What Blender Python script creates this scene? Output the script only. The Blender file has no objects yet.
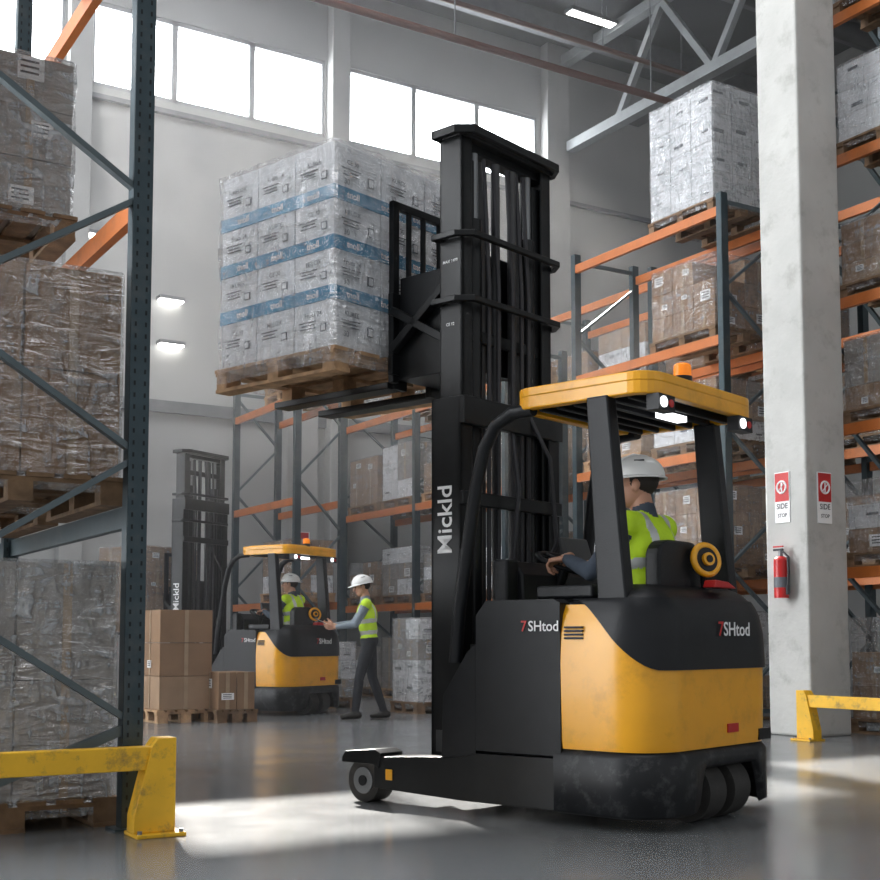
import bpy, bmesh, math, random
import numpy as np
from mathutils import Vector, Matrix, Euler
random.seed(7)
scene=bpy.context.scene

# ------------------------------------------------------------------ materials
_m={}
def M(name,col,rough=.5,metal=0.0,var=.12,scale=6.0,bump=0.0,bscale=40.0,dirt=None,dirt_amt=.5,dscale=3.0,emit=0,coat=0,spec=None):
    if name in _m: return _m[name]
    m=bpy.data.materials.new(name); m.use_nodes=True
    nt=m.node_tree; N=nt.nodes; L=nt.links
    b=N['Principled BSDF']
    b.inputs['Roughness'].default_value=rough; b.inputs['Metallic'].default_value=metal
    if coat: b.inputs['Coat Weight'].default_value=coat; b.inputs['Coat Roughness'].default_value=.15
    if spec is not None: b.inputs['Specular IOR Level'].default_value=spec
    tc=N.new('ShaderNodeTexCoord')
    n=N.new('ShaderNodeTexNoise'); n.inputs['Scale'].default_value=scale; n.inputs['Detail'].default_value=5
    L.new(tc.outputs['Object'],n.inputs['Vector'])
    r=N.new('ShaderNodeValToRGB')
    c=Vector(col[:3])
    r.color_ramp.elements[0].position=.3; r.color_ramp.elements[1].position=.7
    r.color_ramp.elements[0].color=(*(c*(1-var)),1); r.color_ramp.elements[1].color=(*[min(1,k) for k in c*(1+var)],1)
    L.new(n.outputs['Fac'],r.inputs['Fac'])
    out=r.outputs['Color']
    if dirt is not None:
        n2=N.new('ShaderNodeTexNoise'); n2.inputs['Scale'].default_value=dscale; n2.inputs['Detail'].default_value=9; n2.inputs['Roughness'].default_value=.7
        L.new(tc.outputs['Object'],n2.inputs['Vector'])
        r2=N.new('ShaderNodeValToRGB'); r2.color_ramp.elements[0].position=.52; r2.color_ramp.elements[1].position=.72
        r2.color_ramp.elements[0].color=(0,0,0,1); r2.color_ramp.elements[1].color=(dirt_amt,)*3+(1,)
        L.new(n2.outputs['Fac'],r2.inputs['Fac'])
        mx=N.new('ShaderNodeMix'); mx.data_type='RGBA'
        L.new(r2.outputs['Color'],mx.inputs[0]); L.new(out,mx.inputs[6]); mx.inputs[7].default_value=(*dirt,1)
        out=mx.outputs[2]
    L.new(out,b.inputs['Base Color'])
    if bump:
        n3=N.new('ShaderNodeTexNoise'); n3.inputs['Scale'].default_value=bscale; n3.inputs['Detail'].default_value=4
        L.new(tc.outputs['Object'],n3.inputs['Vector'])
        bp=N.new('ShaderNodeBump'); bp.inputs['Strength'].default_value=bump; bp.inputs['Distance'].default_value=.02
        L.new(n3.outputs['Fac'],bp.inputs['Height']); L.new(bp.outputs['Normal'],b.inputs['Normal'])
    if emit:
        b.inputs['Emission Color'].default_value=(*col[:3],1); b.inputs['Emission Strength'].default_value=emit
    _m[name]=m; return m

YEL=M('truck_yellow',(.90,.41,.008),.34,var=.04,dirt=(.16,.07,.01),dirt_amt=.3,dscale=5,coat=.3)
BLK=M('black_plastic',(.008,.009,.011),.42,var=.2,bump=.06,bscale=120,spec=.32)
BLKM=M('black_mast_steel',(.007,.008,.009),.36,.15,var=.3,spec=.35)
BUMP_=M('scuffed_bumper',(.011,.012,.014),.45,var=.3,dirt=(.12,.12,.12),dirt_amt=.5,dscale=12,spec=.35)
RUB=M('rubber',(.035,.033,.031),.75,var=.2,dirt=(.10,.09,.08),dirt_amt=.5)
GREY=M('steel_grey',(.22,.23,.24),.4,.6)
DGREY=M('dark_grey',(.05,.052,.055),.5)
RACK=M('rack_blue_grey',(.030,.052,.063),.42,.25,var=.15,dirt=(.12,.10,.08),dirt_amt=.4)
BRACE=M('brace_grey',(.09,.115,.125),.42,.35)
HOLE=M('slot_dark',(.008,.012,.014),.8)
ORG=M('rack_orange',(.50,.14,.025),.45,var=.12,dirt=(.13,.06,.03),dirt_amt=.6)
CARD=M('cardboard',(.26,.155,.085),.8,var=.14,scale=3)
CARD2=M('cardboard_tan',(.33,.215,.13),.8,var=.14,scale=3)
CARD3=M('cardboard_grey',(.28,.255,.23),.8,var=.12,scale=3)
CARDW=M('carton_white',(.74,.76,.79),.6,var=.05,scale=3)
TAPE=M('parcel_tape',(.36,.25,.15),.3)
WOOD=M('pallet_wood',(.42,.26,.14),.8,var=.4,scale=9,bump=.3)
WOODD=M('pallet_wood_dark',(.18,.11,.06),.85,var=.35,scale=9,bump=.3)
BLUE=M('blue_band',(.004,.21,.40),.35,var=.08)
WHITE=M('white_print',(.85,.85,.85),.5,var=.03)
INK=M('black_print',(.03,.03,.035),.6)
INKG=M('grey_print',(.13,.14,.16),.6)
RED=M('red_paint',(.50,.015,.015),.35,var=.08)
AMB=M('amber_lens',(.9,.24,.01),.2,emit=.4)
LAMPW=M('lamp_white',(1,.98,.93),.3,emit=9)
LAMPS=M('led_panel',(.95,.97,1),.3,emit=2.5)
BARY=M('barrier_yellow',(.80,.45,.015),.5,var=.1,dirt=(.10,.08,.05),dirt_amt=.85,dscale=9)
CONC=M('column_concrete',(.46,.46,.44),.75,var=.09,scale=2,bump=.25,bscale=14,dirt=(.24,.23,.21),dirt_amt=.65,dscale=2.5)
PIL=M('pilaster_plaster',(.38,.385,.38),.75,var=.07,scale=2,bump=.15,bscale=14)
SKIN=M('skin',(.50,.26,.17),.5,var=.06)
LIP=M('lip',(.38,.12,.1),.5); EYE=M('eye',(.03,.02,.02),.2); HAIR=M('hair',(.02,.014,.01),.7)
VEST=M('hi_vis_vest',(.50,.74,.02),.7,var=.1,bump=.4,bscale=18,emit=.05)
REFL=M('reflective_band',(.62,.64,.62),.35,.3)
SHIRT=M('dark_shirt',(.05,.065,.09),.85,bump=.3,bscale=16)
SHIRTG=M('grey_shirt',(.20,.24,.28),.85,bump=.3,bscale=16)
PANTS=M('work_trousers',(.022,.024,.03),.85,bump=.3,bscale=14)
BOOT=M('work_boot',(.02,.017,.014),.6)
HELM=M('helmet_white',(.80,.80,.78),.3,var=.03,coat=.3)
STRUCT=M('roof_steel',(.17,.18,.19),.55,.2)
TRUSS=M('truss_steel_light',(.27,.29,.30),.5,.2)
RUST=M('rust_pipe',(.11,.045,.03),.6)
FRAME=M('window_frame',(.30,.31,.32),.5)

def mat_wrap(name,gl,lo,hi,tint):
    m=bpy.data.materials.new(name); m.use_nodes=True
    nt=m.node_tree;N=nt.nodes;L=nt.links
    b=N['Principled BSDF']; b.inputs['Base Color'].default_value=(*tint,1); b.inputs['Roughness'].default_value=.18
    tc=N.new('ShaderNodeTexCoord'); mp=N.new('ShaderNodeMapping'); mp.inputs['Scale'].default_value=(2.2,2.2,10); mp.inputs['Rotation'].default_value=(.4,.35,0)
    L.new(tc.outputs['Object'],mp.inputs['Vector'])
    n=N.new('ShaderNodeTexNoise'); n.inputs['Scale'].default_value=1.6; n.inputs['Detail'].default_value=8; n.inputs['Distortion'].default_value=1.4
    L.new(mp.outputs['Vector'],n.inputs['Vector'])
    mp2=N.new('ShaderNodeMapping'); mp2.inputs['Scale'].default_value=(9,9,2.5); mp2.inputs['Rotation'].default_value=(.6,-.5,0)
    L.new(tc.outputs['Object'],mp2.inputs['Vector'])
    n2=N.new('ShaderNodeTexNoise'); n2.inputs['Scale'].default_value=1.3; n2.inputs['Detail'].default_value=6; n2.inputs['Distortion'].default_value=2
    L.new(mp2.outputs['Vector'],n2.inputs['Vector'])
    ad=N.new('ShaderNodeMath'); ad.operation='ADD'; L.new(n.outputs['Fac'],ad.inputs[0]); L.new(n2.outputs['Fac'],ad.inputs[1])
    r=N.new('ShaderNodeMapRange'); r.inputs['From Min'].default_value=.95; r.inputs['From Max'].default_value=1.3
    r.inputs['To Min'].default_value=lo; r.inputs['To Max'].default_value=hi
    L.new(ad.outputs[0],r.inputs['Value'])
    bp=N.new('ShaderNodeBump'); bp.inputs['Strength'].default_value=1; bp.inputs['Distance'].default_value=.10
    L.new(ad.outputs[0],bp.inputs['Height']); L.new(bp.outputs['Normal'],b.inputs['Normal'])
    g=N.new('ShaderNodeBsdfGlossy'); g.inputs['Roughness'].default_value=.06; L.new(bp.outputs['Normal'],g.inputs['Normal'])
    t=N.new('ShaderNodeBsdfTransparent'); mx0=N.new('ShaderNodeMixShader'); mx0.inputs[0].default_value=gl
    L.new(t.outputs[0],mx0.inputs[1]); L.new(g.outputs[0],mx0.inputs[2])
    mx=N.new('ShaderNodeMixShader')
    L.new(r.outputs['Result'],mx.inputs['Fac']); L.new(mx0.outputs[0],mx.inputs[1]); L.new(b.outputs[0],mx.inputs[2])
    L.new(mx.outputs[0],N['Material Output'].inputs['Surface'])
    return m
WRAP=mat_wrap('stretch_wrap',.24,.01,.40,(.75,.78,.82))
WRAPH=mat_wrap('stretch_wrap_heavy',.28,.05,.62,(.76,.80,.84))
WRAPC=mat_wrap('stretch_wrap_clear',.26,.0,.34,(.9,.93,.97))
def mat_glass():
    m=bpy.data.materials.new('window_glass'); m.use_nodes=True
    nt=m.node_tree;N=nt.nodes;L=nt.links
    g=N.new('ShaderNodeBsdfGlossy'); g.inputs['Roughness'].default_value=.05
    t=N.new('ShaderNodeBsdfTransparent'); mx=N.new('ShaderNodeMixShader'); mx.inputs[0].default_value=.04
    L.new(t.outputs[0],mx.inputs[1]); L.new(g.outputs[0],mx.inputs[2]); L.new(mx.outputs[0],N['Material Output'].inputs['Surface'])
    return m
GLASS=mat_glass()
def mat_floor():
    m=bpy.data.materials.new('polished_concrete'); m.use_nodes=True
    nt=m.node_tree;N=nt.nodes;L=nt.links; b=N['Principled BSDF']
    tc=N.new('ShaderNodeTexCoord')
    n=N.new('ShaderNodeTexNoise'); n.inputs['Scale'].default_value=.5; n.inputs['Detail'].default_value=7; n.inputs['Roughness'].default_value=.55
    L.new(tc.outputs['Object'],n.inputs['Vector'])
    r=N.new('ShaderNodeValToRGB'); r.color_ramp.elements[0].position=.3; r.color_ramp.elements[1].position=.7
    r.color_ramp.elements[0].color=(.118,.124,.128,1); r.color_ramp.elements[1].color=(.165,.171,.176,1)
    L.new(n.outputs['Fac'],r.inputs['Fac']); L.new(r.outputs['Color'],b.inputs['Base Color'])
    n2=N.new('ShaderNodeTexNoise'); n2.inputs['Scale'].default_value=1.6; n2.inputs['Detail'].default_value=5
    L.new(tc.outputs['Object'],n2.inputs['Vector'])
    mr=N.new('ShaderNodeMapRange'); mr.inputs['To Min'].default_value=.10; mr.inputs['To Max'].default_value=.30
    L.new(n2.outputs['Fac'],mr.inputs['Value']); L.new(mr.outputs['Result'],b.inputs['Roughness'])
    b.inputs['Specular IOR Level'].default_value=.7
    n3=N.new('ShaderNodeTexNoise'); n3.inputs['Scale'].default_value=30; L.new(tc.outputs['Object'],n3.inputs['Vector'])
    bp=N.new('ShaderNodeBump'); bp.inputs['Strength'].default_value=.03; L.new(n3.outputs['Fac'],bp.inputs['Height']); L.new(bp.outputs['Normal'],b.inputs['Normal'])
    return m
def mat_wall(name,c1,c2,wave):
    m=bpy.data.materials.new(name); m.use_nodes=True
    nt=m.node_tree;N=nt.nodes;L=nt.links; b=N['Principled BSDF']; b.inputs['Roughness'].default_value=.75
    tc=N.new('ShaderNodeTexCoord')
    n=N.new('ShaderNodeTexNoise'); n.inputs['Scale'].default_value=.6; n.inputs['Detail'].default_value=8
    L.new(tc.outputs['Object'],n.inputs['Vector'])
    r=N.new('ShaderNodeValToRGB'); r.color_ramp.elements[0].position=.3; r.color_ramp.elements[1].position=.7
    r.color_ramp.elements[0].color=(*c1,1); r.color_ramp.elements[1].color=(*c2,1)
    L.new(n.outputs['Fac'],r.inputs['Fac']); L.new(r.outputs['Color'],b.inputs['Base Color'])
    w=N.new('ShaderNodeTexWave'); w.bands_direction='Z'; w.inputs['Scale'].default_value=wave
    L.new(tc.outputs['Object'],w.inputs['Vector'])
    bp=N.new('ShaderNodeBump'); bp.inputs['Strength'].default_value=.35; bp.inputs['Distance'].default_value=.05
    L.new(w.outputs['Fac'],bp.inputs['Height']); L.new(bp.outputs['Normal'],b.inputs['Normal'])
    return m
FLOOR=mat_floor()
WALL=mat_wall('wall_panel',(.32,.327,.325),(.40,.407,.40),.35)
CEIL=mat_wall('ceiling_deck',(.07,.075,.08),(.10,.105,.11),.8)

# ------------------------------------------------------------------ mesh builder
_txt={}
class MB:
    def __init__(s): s.v=[];s.f=[];s.m=[];s.s=[];s.mats=[]
    def mi(s,mat):
        if mat not in s.mats: s.mats.append(mat)
        return s.mats.index(mat)
    def add(s,vs,fs,mat,smooth=False,T=None):
        o=len(s.v); i=s.mi(mat)
        for p in vs:
            p=Vector(p)
            if T is not None: p=T@p
            s.v.append(tuple(p))
        for f in fs:
            s.f.append([o+k for k in f]); s.m.append(i); s.s.append(smooth)
    def box(s,x,y,z,sx,sy,sz,mat,T=None):
        a,b,c=sx/2,sy/2,sz/2
        vs=[(x+i*a,y+j*b,z+k*c) for i in(-1,1) for j in(-1,1) for k in(-1,1)]
        s.add(vs,[(0,1,3,2),(4,6,7,5),(0,4,5,1),(2,3,7,6),(0,2,6,4),(1,5,7,3)],mat,False,T)
    def bb(s,x0,x1,y0,y1,z0,z1,mat,T=None):
        s.box((x0+x1)/2,(y0+y1)/2,(z0+z1)/2,abs(x1-x0),abs(y1-y0),abs(z1-z0),mat,T)
    def bar(s,p0,p1,w,d,mat,up=(0,0,1)):
        p0=Vector(p0);p1=Vector(p1);z=(p1-p0);L=z.length;z.normalize()
        u=Vector(up)
        if abs(z.dot(u))>.98: u=Vector((0,1,0))
        x=u.cross(z).normalized(); y=z.cross(x)
        T=Matrix((x,y,z)).transposed().to_4x4(); T.translation=(p0+p1)/2
        s.box(0,0,0,w,d,L,mat,T)
    def cyl(s,p0,p1,r,mat,seg=20,r2=None,caps=True):
        p0=Vector(p0);p1=Vector(p1);z=(p1-p0).normalized()
        u=Vector((0,0,1)) if abs(z.z)<.9 else Vector((1,0,0))
        x=u.cross(z).normalized();y=z.cross(x); r2=r if r2 is None else r2
        vs=[];
        for k in range(seg):
            a=2*math.pi*k/seg; d=x*math.cos(a)+y*math.sin(a)
            vs.append(p0+d*r); vs.append(p1+d*r2)
        fs=[(2*k,2*((k+1)%seg),2*((k+1)%seg)+1,2*k+1) for k in range(seg)]
        s.add(vs,fs,mat,True)
        if caps:
            s.add(vs,[[2*k for k in range(seg)],[2*k+1 for k in range(seg)]],mat,False)
    def tube(s,pts,r,mat,seg=10,flat=None):
        pts=[Vector(p) for p in pts]; n=len(pts); vs=[]
        prev=None
        for i,p in enumerate(pts):
            t=(pts[min(i+1,n-1)]-pts[max(i-1,0)]).normalized()
            if prev is None:
                u=Vector((0,0,1)) if abs(t.z)<.9 else Vector((1,0,0)); x=u.cross(t).normalized()
            else:
                x=(prev-t*prev.dot(t)).normalized()
            prev=x; y=t.cross(x)
            for k in range(seg):
                a=2*math.pi*k/seg
                vs.append(p+x*math.cos(a)*r+y*math.sin(a)*(flat or r))
        fs=[]
        for i in range(n-1):
            for k in range(seg):
                fs.append((i*seg+k,i*seg+(k+1)%seg,(i+1)*seg+(k+1)%seg,(i+1)*seg+k))
        s.add(vs,fs,mat,True); s.add(vs,[[k for k in range(seg)],[(n-1)*seg+k for k in range(seg)]],mat,False)
    def prism(s,poly,axis,a,b,mat,T=None):
        n=len(poly)
        def P(t,p):
            return (t,p[0],p[1]) if axis=='x' else ((p[0],t,p[1]) if axis=='y' else (p[0],p[1],t))
        vs=[P(a,p) for p in poly]+[P(b,p) for p in poly]
        fs=[list(range(n)),list(range(n,2*n))]+[(k,(k+1)%n,n+(k+1)%n,n+k) for k in range(n)]
        s.add(vs,fs,mat,False,T)
    def ball(s,c,r,mat,seg=20,rings=12,z0=-1.0,T=None):
        c=Vector(c); r=(r,r,r) if not hasattr(r,'__len__') else r
        vs=[];fs=[]
        for i in range(rings+1):
            ph=math.pi*i/rings; zz=math.cos(ph)
            if zz<z0: zz=z0
            rr=math.sqrt(max(0,1-zz*zz)) if i<rings or z0>-1 else 0.0
            for k in range(seg):
                a=2*math.pi*k/seg; vs.append(c+Vector((rr*math.cos(a)*r[0],rr*math.sin(a)*r[1],zz*r[2])))
        for i in range(rings):
            for k in range(seg):
                fs.append((i*seg+k,i*seg+(k+1)%seg,(i+1)*seg+(k+1)%seg,(i+1)*seg+k))
        s.add(vs,fs,mat,True,T)
    def torus(s,c,n,R,r,mat,seg=28,ms=8,a0=0,a1=2*math.pi):
        c=Vector(c);n=Vector(n).normalized();u=Vector((0,0,1)) if abs(n.z)<.9 else Vector((1,0,0))
        x=u.cross(n).normalized();y=n.cross(x)
        pts=[c+(x*math.cos(a0+(a1-a0)*k/seg)+y*math.sin(a0+(a1-a0)*k/seg))*R for k in range(seg+1)]
        s.tube(pts,r,mat,ms)
    def text(s,t,size,T,mat):
        key=t
        if key not in _txt:
            cu=bpy.data.curves.new('t','FONT'); cu.body=t; cu.size=1; cu.extrude=.004; cu.align_x='CENTER'; cu.align_y='CENTER'; cu.resolution_u=3; cu.offset=.012
            ob=bpy.data.objects.new('t',cu); scene.collection.objects.link(ob)
            bpy.context.view_layer.update()
            me=bpy.data.meshes.new_from_object(ob.evaluated_get(bpy.context.evaluated_depsgraph_get()))
            _txt[key]=([tuple(v.co) for v in me.vertices],[tuple(p.vertices) for p in me.polygons])
            bpy.data.objects.remove(ob)
        v,f=_txt[key]
        s.add([Vector(p)*size for p in v],f,mat,False,T)
    def build(s,name,parent=None,loc=(0,0,0),rotz=0,bevel=0,seg=2,recalc=True):
        me=bpy.data.meshes.new(name); me.from_pydata(s.v,[],s.f)
        for m in s.mats: me.materials.append(m)
        me.polygons.foreach_set('material_index',s.m); me.polygons.foreach_set('use_smooth',s.s)
        if recalc:
            bm=bmesh.new(); bm.from_mesh(me)
            bmesh.ops.remove_doubles(bm,verts=bm.verts,dist=1e-5) if recalc=='merge' else None
            bmesh.ops.recalc_face_normals(bm,faces=bm.faces); bm.to_mesh(me); bm.free()
        me.update()
        o=bpy.data.objects.new(name,me); scene.collection.objects.link(o)
        o.location=loc; o.rotation_euler=(0,0,rotz)
        if parent: o.parent=parent
        if bevel:
            b=o.modifiers.new('bevel','BEVEL'); b.width=bevel; b.segments=seg; b.limit_method='ANGLE'; b.angle_limit=math.radians(40)
        return o
def empty(name,loc=(0,0,0),rotz=0,scale=1):
    e=bpy.data.objects.new(name,None); scene.collection.objects.link(e); e.location=loc; e.rotation_euler=(0,0,rotz); e.scale=(scale,)*3 if not hasattr(scale,'__len__') else scale
    e.empty_display_size=.3
    return e
def TM(x,y,n,loc):
    T=Matrix((Vector(x),Vector(y),Vector(n))).transposed().to_4x4(); T.translation=Vector(loc); return T
def tleft(loc): return TM((0,-1,0),(0,0,1),(-1,0,0),loc)
def trear(loc): return TM((1,0,0),(0,0,1),(0,-1,0),loc)

# ------------------------------------------------------------------ room
mb=MB(); mb.bb(-6,20,-6,20,-.2,0,FLOOR); mb.build('floor')
wins=[(3.4,5.0),(5.45,9.7),(10.15,14.46)]
ZB,ZT=10.05,11.5
mb=MB()
mb.bb(-6,20.3,20,20.3,0,ZB,WALL); mb.bb(-6,20.3,20,20.3,ZT,13,WALL)
xs=[-6]+[k for w in wins for k in w]+[20.3]
for i in range(0,len(xs),2): mb.bb(xs[i],xs[i+1],20,20.3,ZB,ZT,WALL)
mb.build('wall_back')
mb=MB(); mb.bb(20,20.3,-6,20,0,13,WALL); mb.build('wall_right')
mb=MB(); mb.bb(-6,20.3,-6,20.3,13,13.2,CEIL); mb.build('ceiling')
for i,(a,b) in enumerate(wins):
    mb=MB(); t=.07
    mb.bb(a,b,20.02,20.12,ZB,ZB+t,FRAME); mb.bb(a,b,20.02,20.12,ZT-t,ZT,FRAME)
    n=3 if b-a>2 else 1
    for k in range(n+1):
        x=a+(b-a)*k/n; w=.05
        mb.bb(max(a,x-w),min(b,x+w),20.02,20.12,ZB,ZT,FRAME)
    mb.bb(a+.02,b-.02,20.06,20.07,ZB+.02,ZT-.02,GLASS)
    mb.build('window_%d'%(i+1))
for i,(x0,x1,z1) in enumerate([(5.03,5.4,13),(9.74,10.1,13),(14.55,15.1,13),(8.9,9.5,9.4)]):
    mb=MB(); mb.bb(x0,x1,19.75,20,0,z1,PIL); mb.build('trim_%d'%(i+1),bevel=.015)
mb=MB(); mb.bb(-6,20,19.9,20,9.80,9.88,STRUCT); mb.bb(-6,20,19.92,20,4.7,4.9,STRUCT); mb.build('trim_ledge')
mb=MB(); mb.bb(9.22,9.78,8.38,8.92,0,13,CONC); mb.build('concrete_column',bevel=.025)
mb=MB()
mb.bb(14.9,15.1,2,19.6,10.74,10.94,TRUSS); mb.bb(14.9,15.1,2,20,12.6,12.8,TRUSS)
y=2.5
while y<18:
    mb.bar((15,y,10.85),(15,y+1.3,12.65),.12,.12,TRUSS,up=(1,0,0)); mb.bar((15,y+1.3,12.65),(15,y+2.6,10.85),.12,.12,TRUSS,up=(1,0,0)); y+=2.6
mb.build('roof_truss')
mb=MB()
for y in (4,7,10,13,16,18.8):
    mb.bb(-6,20,y-.08,y+.08,12.55,13.0,STRUCT)
mb.build('roof_purlins')
mb=MB()
mb.cyl((-5,16,10.3),(19.9,16,10.3),.06,RUST)
for x in (6,10,14.,18): mb.cyl((x,16,10.3),(x,16,12.55),.012,GREY,8)
mb.cyl((-5,17.3,11.7),(19.9,17.3,11.7),.045,RUST)
for x in (6,10,14.,18): mb.cyl((x,17.3,11.7),(x,17.3,13),.012,GREY,8)
mb.build('ceiling_pipes')
mb=MB()
mb.bb(16.4,16.7,8,19.5,11.6,11.9,DGREY)
for y in (9,12,15,18): mb.cyl((16.55,y,11.9),(16.55,y,13),.015,GREY,8)
mb.cyl((12.5,15.2,12.2),(19.8,15.2,12.2),.18,DGREY)
for x in (13.5,16,18.5): mb.cyl((x,15.2,12.38),(x,15.2,13),.015,GREY,8)
mb.build('ventilation_duct')
def ceil_lamp(x,y,z,l=1.1):
    mb=MB(); mb.bb(-l/2,l/2,-.12,.12,0,.07,GREY); mb.bb(-l/2+.03,l/2-.03,-.09,.09,-.012,0,LAMPW)
    mb.cyl((-l/3,0,.07),(-l/3,0,13-z),.008,GREY,6); mb.cyl((l/3,0,.07),(l/3,0,13-z),.008,GREY,6)
    mb.build('ceiling_lamp',loc=(x,y,z))
ceil_lamp(14.3,18.0,12.65); ceil_lamp(10.5,9,12.5)
def wall_lamp(x,z):
    mb=MB(); mb.bb(-.22,.22,-.2,0,-.01,.05,GREY); mb.bb(-.2,.2,-.19,-.02,-.035,-.01,LAMPW); mb.build('wall_lamp',loc=(x,20,z))
wall_lamp(5.6,7.5); wall_lamp(6.82,6.6); wall_lamp(6.84,5.85)

# ------------------------------------------------------------------ pallets and loads
def pallet(mb,sx,sy,mat,z=0,h=.144):
    n=6; bw=sx/ n*.78
    for i in range(n):
        x=-sx/2+bw/2+(sx-bw)*i/(n-1); mb.box(x,0,z+h-.011,bw,sy,.022,mat)
    for yy in (-sy/2+.06,0,sy/2-.06): mb.box(0,yy,z+h-.033,sx,.1,.022,mat)
    for xx in (-sx/2+.07,0,sx/2-.07):
        for yy in (-sy/2+.06,0,sy/2-.06): mb.box(xx,yy,z+.022+(h-.066)/2,.12,.1,h-.066,mat)
    for xx in (-sx/2+.07,0,sx/2-.07): mb.box(xx,0,z+.011,.12,sy,.022,mat)
def wrapshell(mb,sx,sy,z0,z1,mat,rnd,amp=.012,n=9):
    hx,hy=sx/2,sy/2
    ring=[]
    c=.03
    def side(p,q):
        for k in range(n): 
            t=k/n; ring.append((p[0]+(q[0]-p[0])*t,p[1]+(q[1]-p[1])*t))
    side((-hx+c,-hy),(hx-c,-hy)); ring.append((hx-c,-hy))
    side((hx,-hy+c),(hx,hy-c)); ring.append((hx,hy-c))
    side((hx-c,hy),(-hx+c,hy)); ring.append((-hx+c,hy))
    side((-hx,hy-c),(-hx,-hy+c)); ring.append((-hx,-hy+c))
    R=len(ring); vs=[];K=9
    for j in range(K):
        z=z0+(z1-z0)*j/(K-1)
        for (x,y) in ring:
            l=math.hypot(x,y); d=rnd.uniform(0,amp); vs.append((x+x/l*d,y+y/l*d,z+(rnd.uniform(-.01,.01) if 0<j<K-1 else 0)))
    fs=[(j*R+k,j*R+(k+1)%R,(j+1)*R+(k+1)%R,(j+1)*R+k) for j in range(K-1) for k in range(R)]
    mb.add(vs,fs,mat,True)
    mb.add([vs[(K-1)*R+k] for k in range(R)],[list(range(R))],mat,False)
def load(x,y,z,sx=1.0,sy=1.1,h=1.0,style='brown',seed=0,n=(2,2,3),wrap=True,rot=0,name='wrapped_pallet_load',bev=0,wood=None,wm=None,skip=.0):
    rnd=random.Random(seed); mb=MB(); pallet(mb,sx,sy,wood or (WOOD if rnd.random()<.35 else WOODD))
    nx,ny,nz=n; lx,ly=sx-.06,sy-.06
    pal={'brown':[CARD,CARD2,CARD],'white':[CARDW,CARDW,CARD3],'mix':[CARD,CARDW,CARD3,CARD2],'grey':[CARD3,CARD3,CARDW],'allwhite':[CARDW],'greybrown':[CARD3,CARD,CARD3]}[style]
    for k in range(nz):
        rowm=rnd.choice(pal)
        for i in range(nx):
            for j in range(ny):
                if k==nz-1 and rnd.random()<skip: continue
                bx=-lx/2+lx*(i+.5)/nx; by=-ly/2+ly*(j+.5)/ny; bz=.146+h*(k+.5)/nz
                g=.006; m=rowm if rnd.random()<.8 else rnd.choice(pal)
                mb.box(bx,by,bz,lx/nx-g-rnd.random()*.008,ly/ny-g-rnd.random()*.008,h/nz-g,m)
                if m is not CARDW:
                    if j==0: mb.box(bx,-ly/2+.0,bz,.045,.004,h/nz-g*1.5,TAPE)
                    if i==0: mb.box(-lx/2,by,bz,.004,.045,h/nz-g*1.5,TAPE)
                for (onY) in (True,False):
                    if (j==0 if onY else i==0) and rnd.random()<.55:
                        w=rnd.uniform(.07,.16);hh=w*rnd.uniform(.5,.9); o=rnd.uniform(-.3,.3)*(lx/nx if onY else ly/ny)*.6; zz=bz+rnd.uniform(-.25,.25)*h/nz
                        lm=WHITE if m is not CARDW else INKG
                        if m is CARDW: hh*=.3
                        if onY:
                            mb.box(bx+o,-ly/2,zz,w,.01,hh,lm)
                            if lm is WHITE:
                                for q in range(3): mb.box(bx+o-w*.05,-ly/2-.006,zz+hh*(.28-.25*q),w*.7,.002,hh*.1,INK)
                        else:
                            mb.box(-lx/2,by+o,zz,.01,w,hh,lm)
                            if lm is WHITE:
                                for q in range(3): mb.box(-lx/2-.006,by+o-w*.05,zz+hh*(.28-.25*q),.002,w*.7,hh*.1,INK)
    if wrap: wrapshell(mb,sx-.035,sy-.035,.06,.15+h+.008,wm or WRAP,rnd)
    return mb.build(name,loc=(x,y,z),rotz=rot,bevel=bev)

def rack(x0,x1,ys,H,levels,holes=False,name='pallet_rack',pw=.10,step=.78,z0=.15,f0=True,blue=()):
    mb=MB()
    for y in ys:
        for x in (x0+pw/2,x1-pw/2):
            mb.box(x,y,H/2,pw,.012,H,RACK); 
            mb.box(x-pw/2+.006,y+.04,H/2,.012,.08,H,RACK); mb.box(x+pw/2-.006,y+.04,H/2,.012,.08,H,RACK)
            mb.box(x,y+.04,.006,pw+.08,.16,.012,RACK)
            if holes:
                z=.1
                while z<H-.05:
                    mb.box(x-.026,y-.007,z,.009,.003,.022,HOLE); mb.box(x+.026,y-.007,z,.009,.003,.022,HOLE); z+=.06
        z=z0; a=x0+pw/2; b=x1-pw/2; f=f0
        mb.bar((a,y+.03,.12),(b,y+.03,z0-.02 if not f0 else .12),.05,.03,BRACE,up=(0,1,0))
        while z+step<H:
            mb.bar((a if f else b,y+.03,z),(b if f else a,y+.03,z+step),.03,.05,BRACE,up=(0,1,0)); f=not f; z+=step+.02
        mb.bar((a,y+.03,H-.1),(b,y+.03,H-.1),.05,.03,BRACE,up=(0,1,0))
    for i in range(len(ys)-1):
        for z in levels:
            mt=RACK if z in blue else ORG
            for x in (x0+.03,x1-.03):
                mb.box(x,(ys[i]+ys[i+1])/2+.04,z-.055,.05,ys[i+1]-ys[i]-.07,.11,mt)
                for yy in (ys[i]+.035,ys[i+1]+.02): mb.box(x,yy,z-.07,.055,.05,.2,mt)
    return mb.build(name)

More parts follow.
